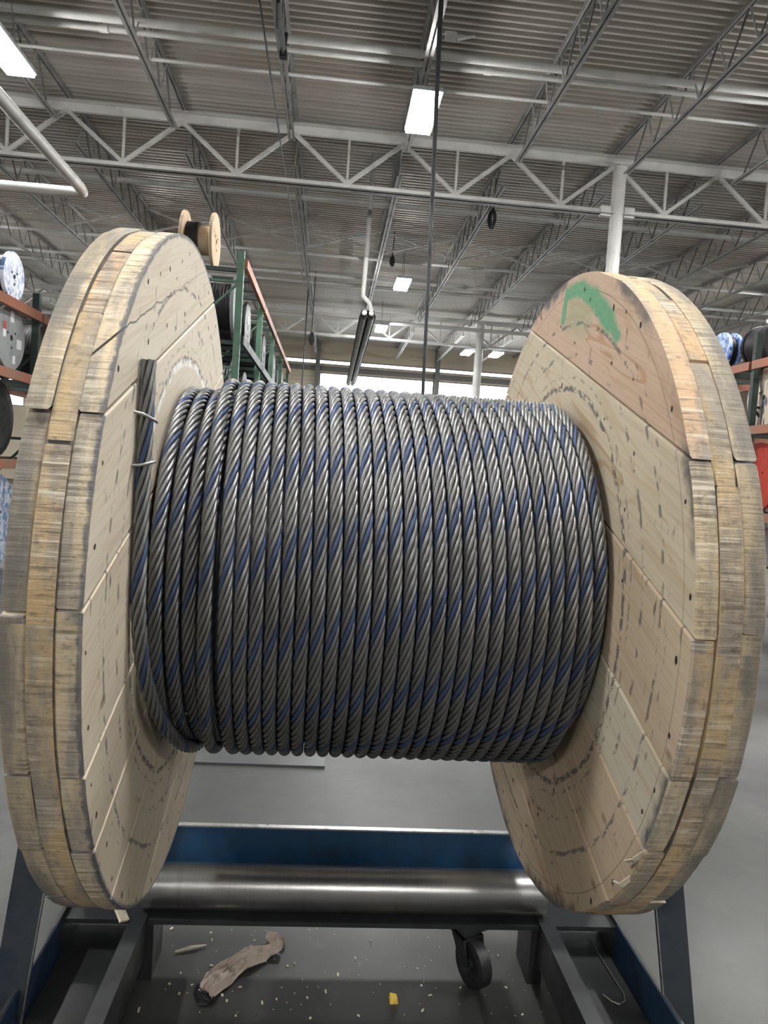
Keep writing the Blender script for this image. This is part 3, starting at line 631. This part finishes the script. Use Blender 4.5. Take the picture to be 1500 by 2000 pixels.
for side, sx in (('L', -1), ('R', 1)):
    core = MB().lathe([(sx*(HW+TL+0.001), RR-0.035), (sx*(HW+2*TL-0.001), RR-0.035)], 'X', 48).build('flange', M['pine'], big)
    tag(core, 'left plank flange' if side == 'L' else 'right plank flange with a green spray mark')
    mats = [face_mat('plank_face_'+side, core, side), rim_mat('plank_rim_'+side, core, side)]
    for layer in range(3):
        th = BA if layer != 1 else BA+math.pi/2
        seams = sorted(SEAM[side]) if layer != 1 else [-0.60, -0.42, -0.23, -0.02, 0.17, 0.36, 0.55]
        if layer == 2: seams = [s_+random.uniform(-0.012, 0.012) for s_ in seams]
        ed = [-RR]+seams+[RR]
        for i in range(len(ed)-1):
            x0 = sx*(HW+layer*TL); x1 = sx*(HW+(layer+1)*TL-0.0006)
            R = RR+random.uniform(-0.004, 0.002)
            if layer == 2 and side == 'L' and i == len(ed)-2: R = RR+0.001
            if layer == 2 and side == 'L' and i == len(ed)-3: R = RR-0.009
            if layer == 1 and side == 'L': R = RR-random.uniform(0.001, 0.003)
            me = plank_mesh(ed[i], ed[i+1], R, min(x0, x1), max(x0, x1), 'plank', mats)
            ob = bpy.data.objects.new('plank', me); col.objects.link(ob); ob.parent = core; ob.rotation_euler = (th, 0, 0)
            c_ = PAL[side][len(ed)-2-i] if layer != 1 else MIDPAL[i % 4]
            if layer == 2: c_ = tuple(v*0.9 for v in PAL['L'][i % 7])
            ob.color = (*c_, 1)
    # nails in pairs along each face board
    m = MB(); xx = sx*(HW-0.0006)
    for i in range(len(SEAM[side])+1):
        ed = [-RR]+sorted(SEAM[side])+[RR]; a, b = ed[i], ed[i+1]
        for nn in (a+0.2*(b-a)+0.01, b-0.2*(b-a)-0.01):
            half = math.sqrt(max(RR**2-nn**2, 0))-0.035
            for u in (-half, -half*0.62+0.02, -half*0.25, half*0.25, half*0.6, half):
                u += random.uniform(-0.02, 0.02); n2 = nn+random.uniform(-0.012, 0.012)
                if math.hypot(u, n2) < 0.46 or math.hypot(u, n2) > RR-0.012: continue
                yy, zz = u*math.cos(BA)-n2*math.sin(BA), u*math.sin(BA)+n2*math.cos(BA)
                sz = random.uniform(0.0028, 0.0046); k_ = random.uniform(1.0, 1.8)
                m.add([(xx, yy+sz*math.cos(g), zz+sz*k_*math.sin(g)) for g in np.linspace(0, 2*math.pi, 9)[:-1]], [tuple(range(8))])
    q = m.build('nail_heads', M['hole'], core); q['kind'] = 'stuff'
MB().lathe([(-HW, 0.355), (HW, 0.355)], 'X', 48).build('barrel', M['darksteel'], big, smooth=40)
MB().lathe([(-0.80, 0.035), (0.86, 0.035)], 'X', 20).build('axle', M['pipe'], big, smooth=40)
# splinters torn from the flange edges
def splinter(pts, w, name, label, par=None):
    m = MB(); pts = [Vector(p) for p in pts]
    for i in range(len(pts)-1): m.bar(pts[i], pts[i+1], w*(1-0.25*i), w*0.35, (0.3, 1, 0.2))
    return m
q = big
splinter([(HW+0.006, -0.640, -0.36), (HW-0.006, -0.622, -0.385), (HW-0.010, -0.60, -0.40)], 0.008, 's', '').build('splinter', M['chip'], big)
splinter([(HW+0.004, -0.600, -0.428), (HW-0.008, -0.585, -0.452), (HW-0.014, -0.57, -0.455)], 0.009, 's', '').build('splinter', M['chip'], big)
splinter([(-HW-0.004, 0.735, 0.06), (-HW+0.012, 0.75, 0.085), (-HW+0.018, 0.765, 0.06)], 0.03, 's', '').build('splinter', M['chip'], big)

# ------------------------------------------------------------------ wire rope
RU = 0.4414-d/2; RLO = RU-0.87*d; TW = 16.047; NSTR = 6; NS = 10
def smooth1(v, w):
    k = np.hanning(w+2)[1:-1]; k /= k.sum(); return np.convolve(np.pad(v, (w//2, w//2), mode='edge'), k, 'same')[w//2:-(w//2) or None]
def upper_path():
    A = [140, 180, 200, 250, 300, 456, 540, 610]; X = [0.52, 0.52, 0.8, 2.5, 3.1, 3.57, 4.3, 4.15]
    for k in range(26): A += [816+360*k, 900+360*k, 970+360*k]; X += [4.75+k, 5.6+k, 5.66+k]
    a = np.arange(140.0, 9950.0, 1.25); x = smooth1(np.minimum(np.interp(a, A, X), 30.78), 33)
    rho = np.interp(a, [180, 198, 212, 228, 245, 9890, 9950], [0.487, 0.473, 0.452, 0.433, RU, RU, RU-0.04])
    rho = np.where(a < 180, 0.487/np.abs(np.cos(np.radians(a))), rho); return a, x, rho
def lower_path():
    A, X = [], []
    for k in range(5): A += [96+360*k, 180+360*k]; X += [0.55+1.1*k, 0.92+1.1*k]
    a = np.arange(20.0, 360*4+330, 1.25); x = smooth1(np.interp(a, A, X), 33); return a, x, np.full_like(a, RLO)
rope = thing('wire_rope', 'thick grey wire rope with one blue strand wound on the wooden reel', 'rope', RC, RZ)
def strand_arrays(path, k, phase0):
    a, x, rho = path; ar = np.radians(a)
    Pc = np.stack([-HW+x*d, rho*np.cos(ar), rho*np.sin(ar)], 1)
    T = np.gradient(Pc, axis=0); T /= np.linalg.norm(T, axis=1)[:, None]
    er = np.stack([np.zeros_like(ar), np.cos(ar), np.sin(ar)], 1); N_ = er-T*(er*T).sum(1)[:, None]; N_ /= np.linalg.norm(N_, axis=1)[:, None]; B = np.cross(N_, T)
    B *= np.sign(B[:, :1]+1e-9)
    s = np.concatenate([[0], np.cumsum(np.linalg.norm(np.diff(Pc, axis=0), axis=1))])
    ph = -2*np.pi*TW*(a/360.0)+phase0+k*2*np.pi/NSTR
    S = Pc+(d/3.02)*(np.cos(ph)[:, None]*N_+np.sin(ph)[:, None]*B)
    t = np.gradient(S, axis=0); t /= np.linalg.norm(t, axis=1)[:, None]
    n1 = np.cos(ph)[:, None]*N_+np.sin(ph)[:, None]*B; n1 -= t*(n1*t).sum(1)[:, None]; n1 /= np.linalg.norm(n1, axis=1)[:, None]; b1 = np.cross(t, n1)
    rs = d/6*(0.94 if k else 0.93); g = 2*np.pi*np.arange(NS)/NS+np.pi
    V = S[:, None, :]+rs*(np.cos(g)[None, :, None]*n1[:, None, :]+np.sin(g)[None, :, None]*b1[:, None, :])
    return V, s
def rope_strand(k, paths, mat, label):
    vs, fs, us = [], [], []; off = 0
    for path, p0 in paths:
        V, s = strand_arrays(path, k, p0); n_ = len(s); vs.append(V.reshape(-1, 3))
        i, j = np.meshgrid(np.arange(n_-1), np.arange(NS), indexing='ij'); j2 = (j+1) % NS
        q = np.stack([i*NS+j, i*NS+j2, (i+1)*NS+j2, (i+1)*NS+j], -1).reshape(-1, 4)+off; fs.append(q)
        u = np.stack([np.stack([j/NS, s[i]], -1), np.stack([(j+1)/NS, s[i]], -1), np.stack([(j+1)/NS, s[i+1]], -1), np.stack([j/NS, s[i+1]], -1)], 2).reshape(-1, 2); us.append(u); off += n_*NS
    v = np.concatenate(vs).astype(np.float32); f = np.concatenate(fs).astype(np.int32); u = np.concatenate(us).astype(np.float32)
    me = bpy.data.meshes.new('strand'); me.vertices.add(len(v)); me.vertices.foreach_set('co', v.ravel())
    me.loops.add(f.size); me.loops.foreach_set('vertex_index', f.ravel()); me.polygons.add(len(f))
    me.polygons.foreach_set('loop_start', np.arange(0, f.size, 4, dtype=np.int32)); me.update(calc_edges=True)
    me.uv_layers.new(name='UVMap').data.foreach_set('uv', u.ravel()); me.shade_smooth(); me.materials.append(mat)
    ob = bpy.data.objects.new('strand', me); col.objects.link(ob); ob.parent = rope
    if label: ob['label'] = label
PH_U = 2*math.pi*TW*4483.1/360; PH_L = 1.0
up, lowp = upper_path(), lower_path()
for k in range(NSTR):
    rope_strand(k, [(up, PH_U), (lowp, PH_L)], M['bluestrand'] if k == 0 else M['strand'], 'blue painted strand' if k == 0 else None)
# core and cut end of the tail
cm = MB()
for path in (up, lowp):
    a, x, rho = [v[::6] for v in path]; cm.path([(-HW+x_*d, r__*math.cos(math.radians(a_)), r__*math.sin(math.radians(a_))) for a_, x_, r__ in zip(a, x, rho)], d*0.19, 5)
cm.build('core', M['darksteel'], rope)
pr_ = []
for k in range(26):
    xc = -HW+(5.9+k*0.97)*d
    for g in (-0.48, -0.3, 0.0, 0.3, 0.48): pr_.append((xc+g*d*0.97, RLO+math.sqrt(max(0.25-g*g, 0.0))*d*0.96))
MB().lathe([(pr_[0][0], 0.36)]+pr_+[(pr_[-1][0], 0.36)], 'X', 64).build('inner_layer', M['darksteel'], rope, smooth=40)
# nails bent over the tail
for z, lb, dz in ((0.308, 'upper bent steel nail holding the rope tail', -0.012), (0.233, 'lower bent steel nail holding the rope tail', 0.008)):
    m = MB().path([(-HW-0.012, -0.509, z-dz), (-HW+0.5*d, -0.508, z-dz*0.6), (-HW+0.85*d, -0.504, z-dz*0.2), (-HW+d+0.004, -0.496, z+dz*0.2), (-HW+d+0.006, -0.490, z+dz*0.4)], 0.0027, 8)
    o = m.build('bent_nail', M['nail'], None, smooth=60); o.location = RC; o.rotation_euler = (0, 0, RZ); tag(o, lb, 'nail', 'nails over the rope tail')

# ------------------------------------------------------------------ reel stand
ST = thing('reel_stand', 'blue and bare steel rolling stand under the wooden reel', 'stand', (0.13, 1.75, 0)); so = (0.13, 1.75, 0)
XL0, XL1, XR0, XR1 = -0.69, -0.445, 0.715, 0.965; ZS = 0.20; YR = 2.12; YF = 1.12
MB().tube((XL1-0.02, YR, 0.255), (XR0+0.02, YR, 0.255), 0.064, 32).build('cross_pipe', M['pipe'], ST, so, 40)
back = MB().box((XL0, YR+0.085, 0.11), (XR1, YR+0.10, 0.392)).build('back_plate', M['blue'], ST, so)
MB().box((XL0, YR+0.083, 0.392), (XR1, YR+0.102, 0.397)).build('worn_edge', M['edge'], back, so)
MB().box((XL0, YR-0.06, 0.172), (XR1, YR+0.085, 0.186)).build('shelf_plate', M['darksteel'], ST, so)
for s, (a, b) in ((-1, (XL0, XL1)), (1, (XR1, XR0))):
    out, inn = a, b; i_ = 1 if s < 0 else -1      # i_: towards the reel centre
    ch = MB().extrude([(out, 0.075), (out, ZS), (out+i_*0.010, ZS), (out+i_*0.010, 0.085), (inn-i_*0.012, 0.085), (inn-i_*0.012, 0.186), (inn-i_*0.045, 0.186), (inn-i_*0.045, 0.196), (inn, 0.196), (inn, 0.075)], YF, YR+0.08).build('side_channel', M['darksteel'], ST, so)
    MB().box((min(out+i_*0.0102, out+i_*0.013), YF+0.002, 0.088), (max(out+i_*0.0102, out+i_*0.013), YR-0.065, ZS-0.002)).build('channel_lining', M['shadeblue'], ch, so)
    xt, xb = (-0.555, -0.722) if s < 0 else (0.80, 1.03)
    # splayed upright
    m = MB(); w_ = 0.040; yf = 1.760
    for (u0, u1, v0, v1) in ((-w_, w_, 0, 0.012), ((-w_, -w_+0.012, 0.012, 0.075) if s < 0 else (w_-0.012, w_, 0.012, 0.075))):
        m.add([(xb+u0, yf+v0, 0.02), (xb+u1, yf+v0, 0.02), (xb+u1, yf+v1, 0.02), (xb+u0, yf+v1, 0.02), (xt+u0, yf+v0, 1.34), (xt+u1, yf+v0, 1.34), (xt+u1, yf+v1, 1.34), (xt+u0, yf+v1, 1.34)],
              [(0,3,2,1),(4,5,6,7),(0,1,5,4),(1,2,6,5),(2,3,7,6),(3,0,4,7)])
    up_ = m.build('upright', M['steelgrey'], ST, so)
    xi = i_*w_
    MB().bar((xb+xi, yf-0.001, 0.02), (xt+xi, yf-0.001, 1.34), 0.003, 0.004, (0, 1, 0)).build('worn_edge', M['edge'], up_, so)
    MB().lathe([(xt-0.07, 0.075), (xt+0.07, 0.075)], 'X', 24, c=(0, 1.772, 1.277)).build('bearing', M['darksteel'], ST, so, 40)
    MB().box((min(inn-i_*0.02, inn+i_*0.02), YR-0.055, 0.0), (max(inn-i_*0.02, inn+i_*0.02), YR+0.08, 0.172)).build('foot_plate', M['darksteel'], ST, so)
# bent rod lying in the right channel
sl = [U(1150, 1832, Z=0.09), U(1195, 1905, Z=0.09), U(1219, 1942, Z=0.09), U(1221, 1955, Z=0.092), U(1210, 1962, Z=0.092), U(1195, 1956, Z=0.092), U(1178, 1942, Z=0.092)]
MB().path(sl, 0.0022, 6).build('lock_rod', M['nail'], ST, so)
def caster(x, y, rz):
    c = MB(); o = (0, 0, 0)
    fk = MB().box((-0.045, -0.045, 0.160), (0.045, 0.045, 0.171)).lathe([(0.140, 0.03), (0.160, 0.03)], 'Z', 14)
    for s in (-1, 1): fk.add([(s*0.03, -0.035, 0.142), (s*0.03, 0.035, 0.142), (s*0.03, 0.055, 0.058), (s*0.03, 0.03, 0.058), (s*0.036, -0.035, 0.142), (s*0.036, 0.035, 0.142), (s*0.036, 0.055, 0.058), (s*0.036, 0.03, 0.058)], [(0,1,2,3),(7,6,5,4),(0,4,5,1),(1,5,6,2),(2,6,7,3),(3,7,4,0)])
    fk.box((-0.036, -0.035, 0.134), (0.036, 0.035, 0.142)).box((0.036, 0.05, 0.07), (0.06, 0.075, 0.085))
    f_ = fk.build('caster_fork', M['darksteel'], ST); f_.location = (x-so[0], y-so[1], 0); f_.rotation_euler = (0, 0, rz)
    w = MB().lathe([(-0.022, 0.060), (-0.018, 0.068), (0.018, 0.068), (0.022, 0.060), (0.022, 0.045), (0.016, 0.042), (0.016, 0.02), (0.026, 0.018)], 'X', 28).build('caster_wheel', M['black'], f_, smooth=35); w.location = (0, 0.042, 0.068)
    MB().tube((-0.045, 0.042, 0.068), (0.045, 0.042, 0.068), 0.008, 10).build('axle_bolt', M['darksteel'], f_)
    return f_
caster(0.505, YR-0.02, math.radians(205))

# ------------------------------------------------------------------ things lying on the floor
q0, q1 = U(383, 1500, Z=0), U(634, 1501, Z=0)
t = solo(MB().box((q0.x-0.6, q1.y, 0.0), (q1.x, q1.y+1.3, 0.012)), 'floor_plate', M['floorplate'], (q1.x-0.4, q1.y, 0), 'flat dark steel plate on the floor under the drum', 'plate')
def sheet(pts, widths, name, mat, label, cat, lift=0.02):
    m = MB(); n_ = 15; rows = []
    for i in range(len(pts)):
        p = Vector(pts[i]); t_ = (Vector(pts[min(i+1, len(pts)-1)])-Vector(pts[max(i-1, 0)])).normalized(); nn = Vector((-t_.y, t_.x, 0)); row = []
        for k in range(n_):
            u = k/(n_-1)*2-1; z = 0.004+lift*(0.6+0.4*math.sin(i*1.7))*max(0, math.cos(u*1.45))+0.006*math.sin(k*2.9+i*2.1)*(1-abs(u)*0.5)+0.009*random.random()
            row.append(p+nn*u*widths[i]+Vector((0, 0, max(z, 0.003))))
        rows.append(row)
    for r0 in rows: m.v += [tuple(v) for v in r0]
    for i in range(len(rows)-1):
        for k in range(n_-1): m.f.append((i*n_+k, i*n_+k+1, (i+1)*n_+k+1, (i+1)*n_+k)); m.mi.append(0)
    o = solo(m, name, mat, pts[0], label, cat); sd = o.modifiers.new('thickness', 'SOLIDIFY'); sd.thickness = 0.0012; return o
cp = [U(x, y, Z=0) for x, y in ((398, 1952), (412, 1935), (428, 1915), (446, 1898), (468, 1888), (490, 1876), (508, 1868), (524, 1864), (540, 1862), (550, 1861))]
sheet(cp, [0.026, 0.036, 0.044, 0.043, 0.040, 0.040, 0.038, 0.026, 0.019, 0.006], 'paper_scrap', M['paper'], 'crumpled brown paper strip on the floor below the drum', 'paper', 0.035)
cp = [U(x, y, Z=0) for x, y in ((522, 1833), (532, 1838), (544, 1846), (555, 1853))]
sheet(cp, [0.012, 0.022, 0.022, 0.008], 'paper_scrap', M['paper'], 'small brown paper leaf above the crumpled paper strip', 'paper', 0.02)
cp = [U(x, y, Z=0) for x, y in ((385, 1935), (392, 1945), (402, 1958), (412, 1966))]
sheet(cp, [0.010, 0.024, 0.028, 0.014], 'paper_scrap', M['black'], 'torn dark scrap at the lower end of the paper strip', 'paper', 0.012)
a, b = U(342, 1862, Z=0), U(403, 1849, Z=0)
solo(MB().path([a+Vector((0, 0, 0.006)), a.lerp(b, 0.5)+Vector((0, 0, 0.009)), b+Vector((0, 0, 0.006))], [0.003, 0.006, 0.002], 5), 'wood_sliver', M['chip'], a, 'long pale wood sliver left of the paper strip', 'wood sliver')
y_ = U(768, 1955, Z=0)
solo(MB().add([(y_.x-0.011, y_.y-0.014, 0), (y_.x+0.013, y_.y-0.012, 0), (y_.x+0.011, y_.y+0.016, 0), (y_.x-0.012, y_.y+0.013, 0), (y_.x-0.009, y_.y-0.01, 0.014), (y_.x+0.01, y_.y-0.011, 0.017), (y_.x+0.009, y_.y+0.012, 0.013), (y_.x-0.010, y_.y+0.01, 0.018)],
     [(0,3,2,1),(4,5,6,7),(0,1,5,4),(1,2,6,5),(2,3,7,6),(3,0,4,7)]), 'foam_chunk', M['yellow'], y_, 'small yellow chunk on the floor at the bottom centre', 'scrap')
lc = U(236, 1793, Z=0.21)
solo(MB().bar((lc.x-0.02, lc.y+0.03, 0.235), (lc.x+0.012, lc.y-0.006, 0.205), 0.03, 0.008, (0, 0.4, 1)), 'wood_chip', M['chip'], lc, 'pale wood chip stuck under the left flange on the stand', 'wood chip')
cm = MB(); 
for px, py in [(271, 1974), (350, 1942), (331, 1923), (375, 1925), (353, 1902), (413, 1887), (434, 1945), (443, 1956), (412, 1823), (414, 1837), (447, 1795), (541, 1803), (497, 1838), (724, 1838), (694, 1873), (575, 1883), (562, 1888), (469, 1929), (512, 1960), (540, 1953), (600, 1950), (636, 1938), (823, 1926), (899, 1930), (988, 1930), (840, 1945), (825, 1975), (1020, 1983), (815, 1893), (973, 1868), (1019, 1888), (852, 1815), (790, 1805), (335, 1815), (390, 1800), (660, 1905), (716, 1790), (606, 1990), (700, 1985), (460, 1985)]:
    c = U(px, py, Z=0); L = random.uniform(0.004, 0.012) if (px, py) != (271, 1974) else 0.016; an = random.uniform(0, 3.1)
    v = Vector((math.cos(an), math.sin(an), 0))*L/2; cm.bar(c-v+Vector((0, 0, 0.002)), c+v+Vector((0, 0, 0.003)), random.uniform(0.002, 0.006), 0.003)
for _ in range(90):
    c = U(random.uniform(300, 1080), random.uniform(1800, 1995), Z=0); an = random.uniform(0, 3.1); L = random.uniform(0.002, 0.005)
    v = Vector((math.cos(an), math.sin(an), 0))*L/2; cm.bar(c-v+Vector((0, 0, 0.001)), c+v+Vector((0, 0, 0.0015)), 0.0015, 0.0015)
o = cm.build('wood_crumbs', M['chip']); tag(o, 'scattered pale wood crumbs on the floor under the reel', 'crumbs', kind='stuff')
